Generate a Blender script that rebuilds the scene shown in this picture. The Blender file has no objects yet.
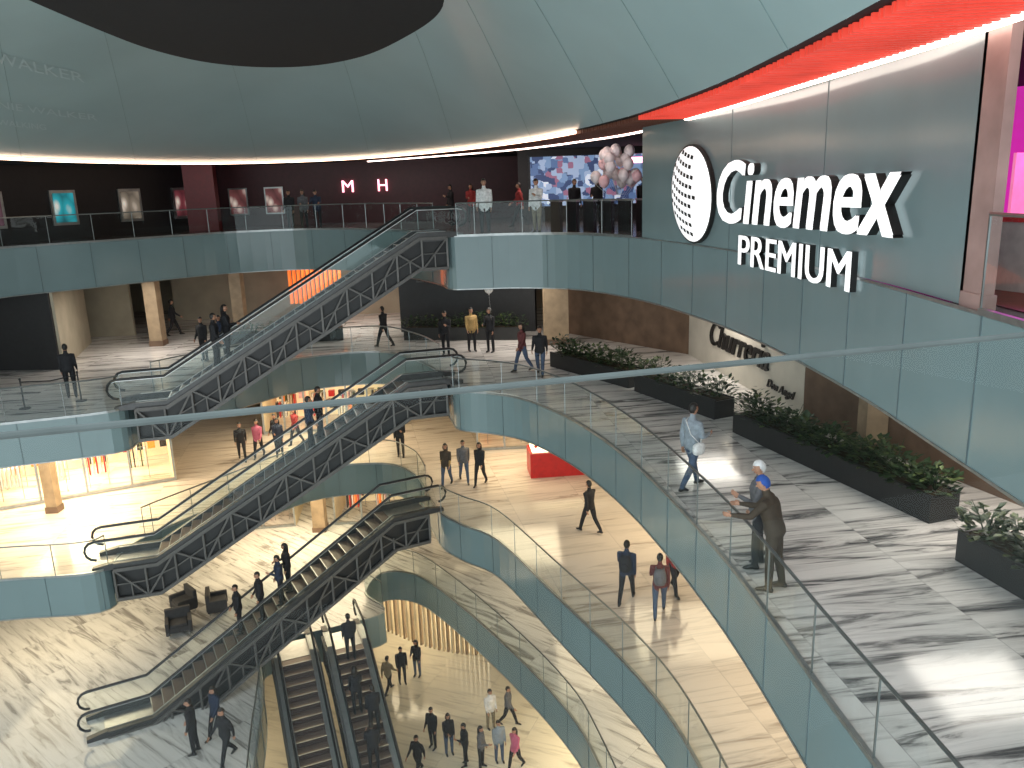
import bpy, math, random
from mathutils import Matrix, Vector
from mathutils.geometry import tessellate_polygon
random.seed(7)
SC=bpy.context.scene
COL=SC.collection
try:
    SC.view_settings.view_transform='Standard'
except Exception: pass

# ------------------------------------------------------------ levels (m)
L0,L1,L2,L3,L4=0.0,4.8,9.6,14.4,19.2
CEIL=22.35

# ------------------------------------------------------------ camera
cam=bpy.data.objects.new("camera",bpy.data.cameras.new("camera"));COL.objects.link(cam)
cam.data.lens=28.125
cam.data.clip_start=0.05
R=Matrix.Rotation(math.radians(76.2),3,'X')@Matrix.Rotation(math.radians(-2),3,'Z')
cam.matrix_world=Matrix.Translation((0,0,20.75))@R.to_4x4()
SC.camera=cam

# ------------------------------------------------------------ materials
def newmat(name):
    m=bpy.data.materials.new(name); m.use_nodes=True
    nt=m.node_tree; b=nt.nodes['Principled BSDF']
    return m,nt,b
def pmat(name,col,rough=0.5,metal=0.0,emit=None,es=0.0,var=0.12,scale=6.0,coat=0.0,spec=0.5,lamp=False):
    m,nt,b=newmat(name)
    n=nt.nodes.new('ShaderNodeTexNoise'); n.inputs['Scale'].default_value=scale; n.inputs['Detail'].default_value=3
    tc=nt.nodes.new('ShaderNodeTexCoord'); nt.links.new(tc.outputs['Object'],n.inputs['Vector'])
    r=nt.nodes.new('ShaderNodeValToRGB')
    r.color_ramp.elements[0].position=0.3; r.color_ramp.elements[1].position=0.7
    r.color_ramp.elements[0].color=tuple(max(0,c*(1-var)) for c in col)+(1,)
    r.color_ramp.elements[1].color=tuple(min(1,c*(1+var)) for c in col)+(1,)
    nt.links.new(n.outputs['Fac'],r.inputs['Fac']); nt.links.new(r.outputs['Color'],b.inputs['Base Color'])
    b.inputs['Roughness'].default_value=rough; b.inputs['Metallic'].default_value=metal
    b.inputs['Coat Weight'].default_value=coat; b.inputs['Coat Roughness'].default_value=0.05
    b.inputs['Specular IOR Level'].default_value=spec
    if emit:
        b.inputs['Emission Color'].default_value=tuple(emit)+(1,); b.inputs['Emission Strength'].default_value=es
        if not lamp:
            try: m.cycles.emission_sampling='NONE'
            except Exception: pass
    return m
def marble(name,white,dark,amount,rot=0.2,rough=0.12,tile=(2.6,1.3),stretch=(0.33,3.2),soft=0.0):
    m,nt,b=newmat(name); N=nt.nodes.new; L=nt.links.new
    tc=N('ShaderNodeTexCoord'); mp=N('ShaderNodeMapping'); mp.inputs['Rotation'].default_value=(0,0,rot)
    L(tc.outputs['Object'],mp.inputs['Vector'])
    dv=N('ShaderNodeVectorMath'); dv.operation='DIVIDE'; dv.inputs[1].default_value=(tile[0],tile[1],1); L(mp.outputs[0],dv.inputs[0])
    fl=N('ShaderNodeVectorMath'); fl.operation='FLOOR'; L(dv.outputs[0],fl.inputs[0])
    wn=N('ShaderNodeTexWhiteNoise'); wn.noise_dimensions='2D'; L(fl.outputs[0],wn.inputs['Vector'])
    sc=N('ShaderNodeVectorMath'); sc.operation='MULTIPLY'; sc.inputs[1].default_value=(5,2.2,0); L(wn.outputs['Color'],sc.inputs[0])
    ad=N('ShaderNodeVectorMath'); ad.operation='ADD'; L(mp.outputs[0],ad.inputs[0]); L(sc.outputs[0],ad.inputs[1])
    m2=N('ShaderNodeVectorMath'); m2.operation='MULTIPLY'; m2.inputs[1].default_value=(stretch[0],stretch[1],1); L(ad.outputs[0],m2.inputs[0])
    n=N('ShaderNodeTexNoise'); n.inputs['Scale'].default_value=1.0; n.inputs['Detail'].default_value=9; n.inputs['Roughness'].default_value=0.68; n.inputs['Distortion'].default_value=0.9
    L(m2.outputs[0],n.inputs['Vector'])
    r=N('ShaderNodeValToRGB'); e=r.color_ramp.elements
    e[0].position=amount-0.07; e[0].color=dark+(1,)
    e[1].position=amount+0.14; e[1].color=white+(1,)
    k=e.new(amount+0.0); k.color=tuple(0.55*d+0.45*w*0.7 for d,w in zip(dark,white))+(1,)
    k=e.new(amount+0.045); k.color=tuple(0.1*d+0.9*w*0.85 for d,w in zip(dark,white))+(1,)
    L(n.outputs['Fac'],r.inputs['Fac'])
    fr=N('ShaderNodeVectorMath'); fr.operation='FRACTION'; L(dv.outputs[0],fr.inputs[0])
    sx=N('ShaderNodeSeparateXYZ'); L(fr.outputs[0],sx.inputs[0])
    a=N('ShaderNodeMath'); a.operation='LESS_THAN'; a.inputs[1].default_value=0.006; L(sx.outputs[0],a.inputs[0])
    c=N('ShaderNodeMath'); c.operation='LESS_THAN'; c.inputs[1].default_value=0.012; L(sx.outputs[1],c.inputs[0])
    mx=N('ShaderNodeMath'); mx.operation='MAXIMUM'; L(a.outputs[0],mx.inputs[0]); L(c.outputs[0],mx.inputs[1])
    ml=N('ShaderNodeMath'); ml.operation='MULTIPLY'; ml.inputs[1].default_value=0.35; L(mx.outputs[0],ml.inputs[0])
    mm=N('ShaderNodeMixRGB'); mm.inputs[2].default_value=(0.15,0.15,0.15,1); L(ml.outputs[0],mm.inputs[0]); L(r.outputs['Color'],mm.inputs[1])
    L(mm.outputs[0],b.inputs['Base Color']); b.inputs['Roughness'].default_value=rough
    return m
def glassmat(name,tint=(0.92,0.965,0.96),k=0.55,base=0.03):
    m=bpy.data.materials.new(name); m.use_nodes=True; nt=m.node_tree; nt.nodes.clear(); N=nt.nodes.new; L=nt.links.new
    o=N('ShaderNodeOutputMaterial'); t=N('ShaderNodeBsdfTransparent'); t.inputs[0].default_value=tint+(1,)
    g=N('ShaderNodeBsdfGlossy'); g.inputs['Color'].default_value=(0.85,0.95,0.95,1); g.inputs['Roughness'].default_value=0.02
    # thin-pane Schlick reflectance, the same from both sides of the pane
    ge=N('ShaderNodeNewGeometry'); d=N('ShaderNodeVectorMath'); d.operation='DOT_PRODUCT'; L(ge.outputs['Normal'],d.inputs[0]); L(ge.outputs['Incoming'],d.inputs[1])
    ab=N('ShaderNodeMath'); ab.operation='ABSOLUTE'; L(d.outputs['Value'],ab.inputs[0])
    su=N('ShaderNodeMath'); su.operation='SUBTRACT'; su.inputs[0].default_value=1; L(ab.outputs[0],su.inputs[1])
    pw=N('ShaderNodeMath'); pw.operation='POWER'; pw.inputs[1].default_value=5; L(su.outputs[0],pw.inputs[0])
    ma=N('ShaderNodeMath'); ma.operation='MULTIPLY_ADD'; ma.inputs[1].default_value=k; ma.inputs[2].default_value=base; L(pw.outputs[0],ma.inputs[0])
    x=N('ShaderNodeMixShader'); L(ma.outputs[0],x.inputs[0]); L(t.outputs[0],x.inputs[1]); L(g.outputs[0],x.inputs[2]); L(x.outputs[0],o.inputs[0])
    return m

M={}
M['marbleL3']=marble('marble_streaked',(0.80,0.76,0.73),(0.07,0.07,0.075),0.41,rot=-0.12)
M['marbleL2']=marble('marble_warm',(0.72,0.63,0.55),(0.36,0.29,0.24),0.38,rot=-0.2)
M['marbleL1']=marble('marble_light',(0.62,0.61,0.59),(0.22,0.21,0.20),0.41,rot=0.7)
M['marbleL0']=marble('marble_cream',(0.80,0.74,0.60),(0.52,0.46,0.35),0.36,rot=0.4)
M['lobby']=pmat('lobby_floor_stone',(0.12,0.11,0.11),0.15)
M['soffit']=pmat('ceiling_plaster',(0.30,0.29,0.27),0.8)
M['darkceil']=pmat('dark_ceiling_paint',(0.012,0.012,0.014),0.9)
M['fascia']=pmat('glass_cladding_blue_grey',(0.18,0.25,0.26),0.16,var=0.05,scale=0.6,spec=0.45)
M['ring']=pmat('ring_cladding_pale_blue_grey',(0.31,0.43,0.45),0.28,var=0.06,scale=0.3,spec=0.3)
M['ringtext']=pmat('painted_lettering_reflection',(0.43,0.54,0.56),0.4,var=0.03)  # reflection on the cladding, put in as a paler text colour
M['seam']=pmat('cladding_joint',(0.10,0.14,0.15),0.5)
M['ringseam']=pmat('ring_joint',(0.22,0.31,0.32),0.5)
M['lip']=pmat('steel_trim',(0.35,0.37,0.37),0.35,0.8)
M['glass']=glassmat('balustrade_glass')
M['nearglass']=glassmat('near_balustrade_glass',tint=(0.94,0.965,0.962),k=0.2,base=0.008)
M['rail']=pmat('handrail_steel',(0.22,0.24,0.24),0.3,0.8)
M['near']=pmat('near_handrail_steel',(0.10,0.12,0.12),0.6,0.0,spec=.2)
M['black']=pmat('black_paint',(0.012,0.012,0.014),0.45)
M['rubber']=pmat('handrail_rubber',(0.015,0.015,0.016),0.3)
M['truss']=pmat('truss_steel',(0.11,0.105,0.10),0.5,0.3)
M['trussd']=pmat('truss_infill_dark',(0.015,0.015,0.016),0.5)
M['step']=pmat('step_tread_metal',(0.20,0.145,0.12),0.45,0.2,var=0.3,scale=30)
M['riser']=pmat('step_riser_dark',(0.07,0.05,0.045),0.5,0.3)
M['deck']=pmat('escalator_deck_aluminium',(0.42,0.42,0.42),0.3,0.8)
M['deckd']=pmat('escalator_deck_dark',(0.07,0.07,0.07),0.35,0.5)
M['led']=pmat('led_strip_warm',(1,0.85,0.7),emit=(1,0.66,0.46),es=6,lamp=True)
M['ledw']=pmat('led_strip_white',(1,0.9,0.85),emit=(1,0.76,0.66),es=6,lamp=True)
M['redslat']=pmat('red_louvre_painted_glow',(0.5,0.05,0.035),0.5,emit=(1.0,0.075,0.04),es=0.5,var=.4,scale=1.2)  # emission stands in for the red light on the slats
M['brownslat']=pmat('timber_louvre',(0.14,0.045,0.025),0.55)
M['blackwall']=pmat('cinema_black_wall',(0.012,0.010,0.011),0.5)
M['redwall']=pmat('cinema_red_wall',(0.16,0.008,0.012),0.45)
M['maroon']=pmat('cinema_maroon_wall',(0.06,0.009,0.014),0.5)
M['beige']=pmat('beige_plaster',(0.40,0.35,0.26),0.7,scale=1)
M['cream']=pmat('cream_plaster',(0.70,0.60,0.42),0.6,scale=1)
M['shopback']=pmat('shop_wall_added_glow',(0.70,0.60,0.42),0.6,scale=1,emit=(1,.72,.38),es=.55)  # emission added so the shops glow warmly, no lamp behind the wall
M['pale']=pmat('pale_wall_paint',(0.62,0.58,0.50),0.6,scale=1)
M['brown']=pmat('brown_stone_cladding',(0.16,0.10,0.065),0.6,var=0.25,scale=2)
M['col']=pmat('column_stone',(0.33,0.24,0.15),0.5,var=0.2,scale=3)
M['pil']=pmat('pilaster_stone',(0.33,0.22,0.20),0.4,var=0.2,scale=2)
M['darkwall']=pmat('dark_shop_wall',(0.02,0.02,0.022),0.5)
M['letter']=pmat('sign_letter_face_white',(0.95,0.95,0.95),0.4,emit=(1,1,1),es=0.75,var=0.01)
M['letterblk']=pmat('sign_letter_return_black',(0.01,0.01,0.01),0.4)
M['grey']=pmat('grey_letter',(0.10,0.10,0.10),0.5)
M['planter']=pmat('planter_black',(0.018,0.018,0.018),0.5)
M['soil']=pmat('potting_soil',(0.05,0.035,0.02),0.95,var=0.4,scale=40)
M['leaf']=pmat('leaf_dark_green',(0.022,0.045,0.017),0.5,var=0.5,scale=8)
M['leaf2']=pmat('leaf_light_green',(0.075,0.105,0.035),0.5,var=0.5,scale=8)
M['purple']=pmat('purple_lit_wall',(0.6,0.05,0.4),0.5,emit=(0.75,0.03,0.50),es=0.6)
M['pink']=pmat('pink_lit_panel',(0.9,0.3,0.5),0.5,emit=(1.0,0.25,0.5),es=0.7)
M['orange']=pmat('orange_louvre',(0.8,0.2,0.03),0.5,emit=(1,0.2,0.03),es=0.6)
M['shoplight']=pmat('shop_light_panel',(1,0.9,0.7),emit=(1,0.80,0.5),es=3)
M['redp']=pmat('kiosk_red_glowing_paint',(0.5,0.015,0.015),0.35,emit=(1,0.02,0.02),es=0.05)  # faint red glow put into the paint, not a lamp
M['white']=pmat('white_laminate',(0.75,0.73,0.70),0.4)
M['sofa']=pmat('dark_upholstery',(0.05,0.05,0.055),0.8)
M['silver']=pmat('balloon_foil_silver',(0.85,0.76,0.77),0.4,0.05)
M['pinkb']=pmat('balloon_pink',(0.88,0.55,0.58),0.35)
M['pinkglow']=pmat('pink_neon',(1,0.4,0.5),emit=(1,0.35,0.45),es=4)
M['floorred']=pmat('red_carpet_floor',(0.35,0.08,0.06),0.5)
M['skin']=M['white']

# ------------------------------------------------------------ mesh builder
class MB:
    def __init__(s): s.v=[];s.f=[];s.m=[];s.mats=[]
    def mi(s,k):
        if k not in s.mats: s.mats.append(k)
        return s.mats.index(k)
    def add(s,vs,fs,k):
        o=len(s.v); i=s.mi(k); s.v+= [tuple(p) for p in vs]
        for f in fs: s.f.append(tuple(o+j for j in f)); s.m.append(i)
    def hexa(s,p,k):
        s.add(p,[(0,3,2,1),(4,5,6,7),(0,1,5,4),(1,2,6,5),(2,3,7,6),(3,0,4,7)],k)
    def box(s,c,sz,k,rot=0.0):
        x,y,z=sz[0]/2,sz[1]/2,sz[2]/2; cs,sn=math.cos(rot),math.sin(rot); P=[]
        for dz in(-z,z):
            for dx,dy in((-x,-y),(x,-y),(x,y),(-x,y)):
                P.append((c[0]+dx*cs-dy*sn,c[1]+dx*sn+dy*cs,c[2]+dz))
        s.hexa(P,k)
    def wall(s,a,b,z0,z1,t,k):
        d=Vector((b[0]-a[0],b[1]-a[1])); L=d.length; c=((a[0]+b[0])/2,(a[1]+b[1])/2,(z0+z1)/2)
        s.box(c,(L,t,z1-z0),k,math.atan2(d.y,d.x))
    def tube(s,pts,r,k,seg=8,side=None,caps=True):
        pts=[Vector(p) for p in pts]; n=len(pts)
        if not isinstance(r,(list,tuple)): r=[(r,r)]*n
        r=[(q,q) if not isinstance(q,(list,tuple)) else q for q in r]
        vs=[];fs=[]
        for i,p in enumerate(pts):
            d=(pts[min(i+1,n-1)]-pts[max(i-1,0)]).normalized()
            if side is not None:
                u=Vector(side)-d*d.dot(Vector(side)); u.normalize()
            else:
                u=d.cross(Vector((0,0,1)))
                if u.length<0.05: u=d.cross(Vector((0,1,0)))
                u.normalize()
            w=d.cross(u).normalized()
            ph=math.pi/4 if seg==4 else 0
            for j in range(seg):
                a=2*math.pi*j/seg+ph
                vs.append(p+u*math.cos(a)*r[i][0]+w*math.sin(a)*r[i][1])
        for i in range(n-1):
            for j in range(seg):
                j2=(j+1)%seg
                fs.append((i*seg+j,i*seg+j2,(i+1)*seg+j2,(i+1)*seg+j))
        if caps:
            fs.append(tuple(range(seg-1,-1,-1))); fs.append(tuple((n-1)*seg+j for j in range(seg)))
        s.add(vs,fs,k)
    def ell(s,c,r,k,nu=12,nv=8,keep=None,fn=None):
        vs=[];fs=[]
        for i in range(nv+1):
            th=math.pi*i/nv
            for j in range(nu):
                ph=2*math.pi*j/nu
                q=Vector((math.sin(th)*math.cos(ph),math.sin(th)*math.sin(ph),math.cos(th)))
                q2=fn(q) if fn else q
                vs.append((c[0]+q2[0]*r[0],c[1]+q2[1]*r[1],c[2]+q2[2]*r[2]))
        for i in range(nv):
            for j in range(nu):
                j2=(j+1)%nu
                th=math.pi*(i+.5)/nv; ph=2*math.pi*(j+.5)/nu
                q=(math.sin(th)*math.cos(ph),math.sin(th)*math.sin(ph),math.cos(th))
                if keep and not keep(q): continue
                fs.append((i*nu+j,(i+1)*nu+j,(i+1)*nu+j2,i*nu+j2))
        s.add(vs,fs,k)
    def ribbon(s,pts,z0,z1,k):
        vs=[];fs=[]
        for p in pts: vs.append((p[0],p[1],z0)); vs.append((p[0],p[1],z1))
        for i in range(len(pts)-1): fs.append((2*i,2*i+2,2*i+3,2*i+1))
        s.add(vs,fs,k)
    def mesh(s,name,smooth=False):
        me=bpy.data.meshes.new(name); me.from_pydata(s.v,[],s.f)
        for k in s.mats: me.materials.append(M[k])
        me.polygons.foreach_set('material_index',s.m)
        if smooth: me.polygons.foreach_set('use_smooth',[True]*len(s.f))
        me.update(); return me
    def build(s,name,smooth=False,loc=(0,0,0)):
        ob=bpy.data.objects.new(name,s.mesh(name,smooth)); COL.objects.link(ob); ob.location=loc
        return ob

def crom(P,n=6):
    P=[Vector(p) for p in P]; out=[]
    for i in range(len(P)-1):
        p0=P[max(i-1,0)];p1=P[i];p2=P[i+1];p3=P[min(i+2,len(P)-1)]
        for j in range(n):
            t=j/n
            out.append(0.5*((2*p1)+(-p0+p2)*t+(2*p0-5*p1+4*p2-p3)*t*t+(-p0+3*p1-3*p2+p3)*t**3))
    out.append(P[-1]); return out
def resamp(P,step):
    out=[P[0].copy()]; acc=0
    for a,b in zip(P[:-1],P[1:]):
        L=(b-a).length
        if L<1e-6: continue
        pos=step-acc
        while pos<=L:
            out.append(a+(b-a)*(pos/L)); pos+=step
        acc=(acc+L)%step
    if (out[-1]-P[-1]).length>step*0.2: out.append(P[-1].copy())
    return out

# ------------------------------------------------------------ floor edges (plan, metres)
E3=[(4.3,-2),(4.2,2),(3.95,6.2),(3.8,8.5),(3.55,12.6),(2.85,17.2),(1.8,20.9),(0.5,23.5),(-0.6,24.5),(-1.75,25.1),(-2.1,26.2),(-2.5,27.6),(-3.6,30.0),(-5.4,32.0),(-8.4,31.2),(-10.4,28.4),(-12.1,26.1),(-12.2,24.9),(-12.5,23.9),(-15.3,22.9),(-18,22),(-26,20)]
E2=[(3.9,-2),(3.8,4),(3.75,9),(3.4,13.4),(2.7,16.3),(1.1,20.1),(-0.6,24.0),(-1.8,25.3),(-2.6,26.3),(-3.0,27.4),(-3.4,28.6),(-4.1,30.6),(-5.6,32.0),(-8.6,31.4),(-10.8,28.2),(-12.7,25.2),(-12.9,24.0),(-13.1,22.7),(-16,22.4),(-20,21.5),(-26,20)]
E1=[(3.4,-2),(3.3,6),(3.1,13),(2.1,19.3),(1.2,22.2),(-0.8,26.0),(-3.25,29.9),(-4.6,31.4),(-5.9,31.5),(-6.3,29.8),(-5.3,28.3),(-7.3,27.2),(-9.3,26.4),(-9.3,25.4),(-8.5,23.0),(-7.7,19.4),(-6.4,14),(-5.5,8),(-5,-2)]
E4=[(5.0,3.0),(5.1,6.5),(5.22,9.0),(5.35,12.25),(5.2,16.3),(4.7,19.6),(3.8,23.1),(2.3,25.9),(0.4,27.0),(-1.2,27.1),(-2.0,27.3),(-2.4,28.6),(-3.6,31.0),(-6.0,34.6),(-9.0,36.6),(-12.0,36.2),(-14.0,34.6),(-16.3,32.0),(-18.7,29.4),(-21,25),(-22,18)]
C3,C2,C1,C4=[crom(e,5) for e in (E3,E2,E1,E4)]

def poly(name,outline,z,mat,flip=False):
    pts=[Vector((p[0],p[1],0)) for p in outline]
    tris=tessellate_polygon([pts])
    mb=MB(); vs=[(p.x,p.y,z) for p in pts]; fs=[]
    for t in tris:
        a,b,c=[pts[i] for i in t]
        up=(b-a).cross(c-a).z>0
        t=tuple(t)
        if up==flip: t=t[::-1]
        fs.append(t)
    mb.add(vs,fs,mat); return mb.build(name)
XL,XR,YB,YF=-30,16,47,-2
def slab(name,curve,z,fz,mtop,n):
    out=[(p.x,p.y) for p in curve]
    l=out[-1]
    outline=out+[(XL,l[1]) if l[0]>XL else l,(XL,YB),(XR,YB),(XR,out[0][1])]
    poly('floor_'+n,outline,z,mtop); poly('ceiling_below_'+n,outline,fz+0.1,'soffit',True)
slab('L3',C3,L3,L3-1.3,'marbleL3','third')
slab('L2',C2,L2,L2-1.3,'marbleL2','second')
o=[(p.x,p.y) for p in C1]
outl=o+[(XL,-2),(XL,YB),(XR,YB),(XR,-2)]
poly('floor_first',outl,L1,'marbleL1'); poly('ceiling_below_first',outl,L1-1.2,'soffit',True)
poly('floor_ground',[(XL,YF),(XR,YF),(XR,YB),(XL,YB)],L0,'marbleL0')
slab('L4',C4,L4,17.45,'lobby','fourth')

def fascia(name,curve,z0,z1,step=1.6,mat='fascia'):
    mb=MB(); mb.ribbon(curve,z0,z1,mat)
    rs=resamp(curve,step)
    for i,p in enumerate(rs[1:-1]):
        d=(rs[i+2]-rs[i]).normalized()
        mb.box((p.x,p.y,(z0+z1)/2),(0.014,0.03,z1-z0-0.002),'seam',math.atan2(d.y,d.x))
    mb.tube([(p.x,p.y,z0) for p in curve],0.025,'lip',4)
    mb.tube([(p.x,p.y,z1) for p in curve],0.025,'lip',4)
    return mb.build(name)
fascia('trim_third_fascia',C3,L3-1.3,L3+0.02)
fascia('trim_second_fascia',C2,L2-1.3,L2+0.02)
fascia('trim_first_fascia',C1,L1-1.3,L1+0.02)
fascia('trim_fourth_fascia',C4,17.45,L4+0.02,1.9)

def balustrade(name,curve,z,gaps=(),h=1.1,clip=None,step=1.6):
    mb=MB(); runs=[];cur=[]
    for p in resamp(curve,0.25):
        bad=any((Vector((g[0],g[1]))-p).length<g[2] for g in gaps) or (clip and not clip(p))
        if bad:
            if len(cur)>2: runs.append(cur)
            cur=[]
        else: cur.append(p)
    if len(cur)>2: runs.append(cur)
    for r in runs:
        mb.ribbon(r,z+0.03,z+h-0.03,'glass')
        mb.tube([(p.x,p.y,z+h) for p in r],0.025,'rail',6)
        mb.tube([(p.x,p.y,z+0.05) for p in r],0.045,'lip',4)
        for p in resamp(r,step):
            mb.box((p.x,p.y,z+h/2),(0.02,0.02,h),'rail')
    return mb.build(name)
balustrade('glass_balustrade',C3,L3,gaps=[(-2.2,26.6,1.05),(-12.15,25.2,0.95)])
balustrade('glass_balustrade',C2,L2,gaps=[(-3.1,27.6,1.0),(-12.75,24.2,1.0)])
balustrade('glass_balustrade',C1,L1,gaps=[(-7.9,26.9,1.1),(-6.2,27.8,1.1)])
balustrade('glass_balustrade',C4,L4,gaps=[(-2.2,28.0,1.0)],clip=lambda p: not(p.x>3.7 and 8.8<p.y<23.4))

# ------------------------------------------------------------ upper ring and dark dome
RB=[(3.0,2.0),(3.5,6.5),(3.7,11.4),(3.6,15.9),(2.9,21.7),(1.0,28.0),(-2.6,34.0),(-8.0,38.6),(-13.2,38.0),(-16.0,33.0),(-16.9,27.4),(-16.6,20.0),(-15.5,13.0)]
RT=[(1.2,1.0),(0.9,5.0),(-0.2,10.0),(-0.9,14.0),(-1.1,18.0),(-1.5,21.5),(-2.9,24.9),(-4.5,27.6),(-6.4,29.1),(-8.2,29.0),(-9.5,27.6),(-10.15,25.0),(-10.2,21.8),(-10.0,17.5),(-9.6,12.0),(-9.4,8.0)]
CB,CT=crom(RB,6),crom(RT,8)
RC=Vector((-3,5))
def angd(p): d=p-RC; return math.atan2(d.y,d.x)
CTd=resamp(CT,0.04); CBd=resamp(CB,0.45)
tops=[min(CTd,key=lambda t:abs(angd(t)-angd(b))) for b in CBd]
mb=MB(); vs=[];fs=[];n=len(CBd);K=6
def ringpt(fi,t):
    fi=max(0,min(fi,n-1.001)); i=int(fi); u=fi-i
    b_=CBd[i].lerp(CBd[i+1],u); t_=tops[i].lerp(tops[i+1],u)
    p=b_*(1-t)+t_*t; return Vector((p.x,p.y,CEIL+(25.0-CEIL)*(1-(1-t)**1.25)))
for i in range(n):
    for k in range(K+1):
        t=k/K
        zz=CEIL+(25.0-CEIL)*(1-(1-t)**1.25)
        p=CBd[i]*(1-t)+tops[i]*t; vs.append((p.x,p.y,zz))
for i in range(n-1):
    for k in range(K): fs.append((i*(K+1)+k,(i+1)*(K+1)+k,(i+1)*(K+1)+k+1,i*(K+1)+k+1))
mb.add(vs,fs,'ring')
ob=mb.build('trim_upper_ring',True)
mb=MB()
for i in range(7,n-1,13):
    pts=[Vector(vs[i*(K+1)+k])-Vector((0,0,0.004)) for k in range(K+1)]
    mb.tube(pts,0.009,'ringseam',4)
mb.build('trim_ring_joints')
poly('ceiling_dome_dark',[(p.x,p.y) for p in CT if p.y>12.5],25.0,'darkceil',True)  # stops short of the camera; unseen opening left to let world light in
outl=[(p.x,p.y) for p in CB]+[(XL,13),(XL,YB),(XR,YB),(XR,2)]
poly('ceiling_lobby',outl,CEIL,'darkceil',True)
PT=[(5.25,3.0),(5.3,8.6),(5.25,11.0),(5.1,14),(4.95,17),(4.7,20.1),(4.3,24.1),(3.2,28.0),(0.2,34.0),(-6.5,40.5)]
CP=crom(PT,6)
def louvres(name,yr,mat,sp):
    mb=MB(); a=resamp(CP,sp)
    for p in a:
        if not(yr[0]<=p.y<=yr[1]): continue
        q=min(resB,key=lambda t:(t-p).length)
        d=(p-q).normalized()*0.12
        mb.wall((q.x+d.x,q.y+d.y),(p.x-d.x*1.3,p.y-d.y*1.3),CEIL-0.12,CEIL-0.02,0.05,mat)
    return mb.build(name)
resB=resamp(CB,0.1)
louvres('ceiling_louvre_red',(2.5,20.5),'redslat',0.16)
louvres('ceiling_louvre_timber',(20.5,41),'brownslat',0.17)
mb=MB(); mb.tube([(p.x-0.13,p.y,CEIL-0.09) for p in CP],0.075,'ledw',8); mb.build('led_strip_light')
mb=MB(); mb.tube([(p.x,p.y,CEIL-0.07) for p in CB if p.y>24],0.055,'led',6); mb.build('led_strip_light')

# ------------------------------------------------------------ sign panel
PP=[Vector(p) for p in [(5.3,9.35),(5.38,11.0),(5.35,12.6),(5.2,16.3),(4.7,19.6),(3.85,23.1)]]
CPN=crom(PP,8)
mb=MB(); mb.ribbon(CPN,L4+0.04,CEIL-0.02,'fascia')
back=[p+Vector((0.25,0.06)) for p in CPN]; mb.ribbon(back[::-1],L4+0.04,CEIL-0.02,'blackwall')
for p in resamp(CPN,4.4)[1:-1]:
    mb.box((p.x,p.y,(L4+CEIL)/2),(0.02,0.012,CEIL-L4-0.1),'seam')
mb.build('wall_sign_panel')
mb=MB(); mb.box((5.36,9.08,(L4+CEIL)/2),(0.12,0.42,CEIL-L4-0.02),'pil'); 
mb.box((5.36,9.08,L4+0.1),(0.16,0.46,0.2),'pil'); mb.build('pilaster')

far=CPN[::-1]; AL=[0]
for a,b in zip(far[:-1],far[1:]): AL.append(AL[-1]+(b-a).length)
def onpanel(s,z,off):
    s=max(0,min(s,AL[-1]-1e-4))
    for i in range(len(far)-1):
        if AL[i+1]>=s: break
    t=(s-AL[i])/(AL[i+1]-AL[i]); p=far[i].lerp(far[i+1],t); d=(far[i+1]-far[i]).normalized()
    nrm=Vector((d.y,-d.x))
    if nrm.x>0: nrm=-nrm
    return Vector((p.x+nrm.x*off,p.y+nrm.y*off,z))
def s_of_y(y):
    for i in range(len(far)-1):
        if far[i].y>=y>=far[i+1].y:
            return AL[i]+(AL[i+1]-AL[i])*(far[i].y-y)/(far[i].y-far[i+1].y)
    return 0
def text_mesh(txt,offset=0.0,shear=0.0,depth=1.0,res=4):
    cu=bpy.data.curves.new('t','FONT'); cu.body=txt; cu.offset=offset; cu.shear=shear; cu.extrude=0.05; cu.resolution_u=res
    ob=bpy.data.objects.new('t',cu); COL.objects.link(ob)
    bpy.context.view_layer.update()
    dg=bpy.context.evaluated_depsgraph_get()
    me=bpy.data.meshes.new_from_object(ob.evaluated_get(dg))
    vs=[v.co.copy() for v in me.vertices]; fs=[tuple(p.vertices) for p in me.polygons]; nz=[p.normal.z for p in me.polygons]
    bpy.data.objects.remove(ob); bpy.data.meshes.remove(me)
    x0=min(v.x for v in vs);x1=max(v.x for v in vs);y0=min(v.y for v in vs);y1=max(v.y for v in vs)
    for v in vs: v.x=(v.x-x0)/(x1-x0); v.y=(v.y-y0)/(y1-y0); v.z=(v.z+0.05)/0.1
    return vs,fs,nz
def panel_text(mb,txt,y_left,y_right,z0,z1,depth,shifts,shear=0,gap=0.06,tilt=0.0):
    vs,fs,nz=text_mesh(txt,0.0,shear); sa,sb=s_of_y(y_left),s_of_y(y_right)
    front=[f for f,k in zip(fs,nz) if abs(k)>0.7]; rest=[f for f,k in zip(fs,nz) if abs(k)<=0.7]
    for n_,(sx,sz) in enumerate(shifts):
        W=[onpanel(sa+(sb-sa)*v.x+sx,z0+(z1-z0)*v.y+sz+tilt*v.x,gap+(depth+.002*n_)*v.z) for v in vs]
        mb.add(W,front,'letter'); mb.add(W,rest,'letterblk')
mb=MB()
sh=[(x,z) for x in(-.06,0,.06) for z in(-.02,.02)]
panel_text(mb,'Cinemex',18.35,10.8,19.84,21.12,0.13,sh,0.14,tilt=.08)
panel_text(mb,'PREMIUM',17.25,12.2,18.98,19.60,0.10,[(-.03,0),(0,.0),(.03,0)],0,tilt=.03)
sc_=s_of_y(19.95); cz=20.44
def gp(a,r,off):
    ex,ez=1.12*r*math.cos(a),1.12*r*math.sin(a)
    return onpanel(sc_+ex,cz+ez-0.12*ex,off)
NR=40; vsg=[];fsg=[]
prof=[(0.0,0.30),(0.35,0.285),(0.7,0.23),(0.92,0.16),(1.0,0.12)]
for r,o in prof:
    for j in range(NR): vsg.append(gp(2*math.pi*j/NR,max(r,0.001),o))
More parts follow.
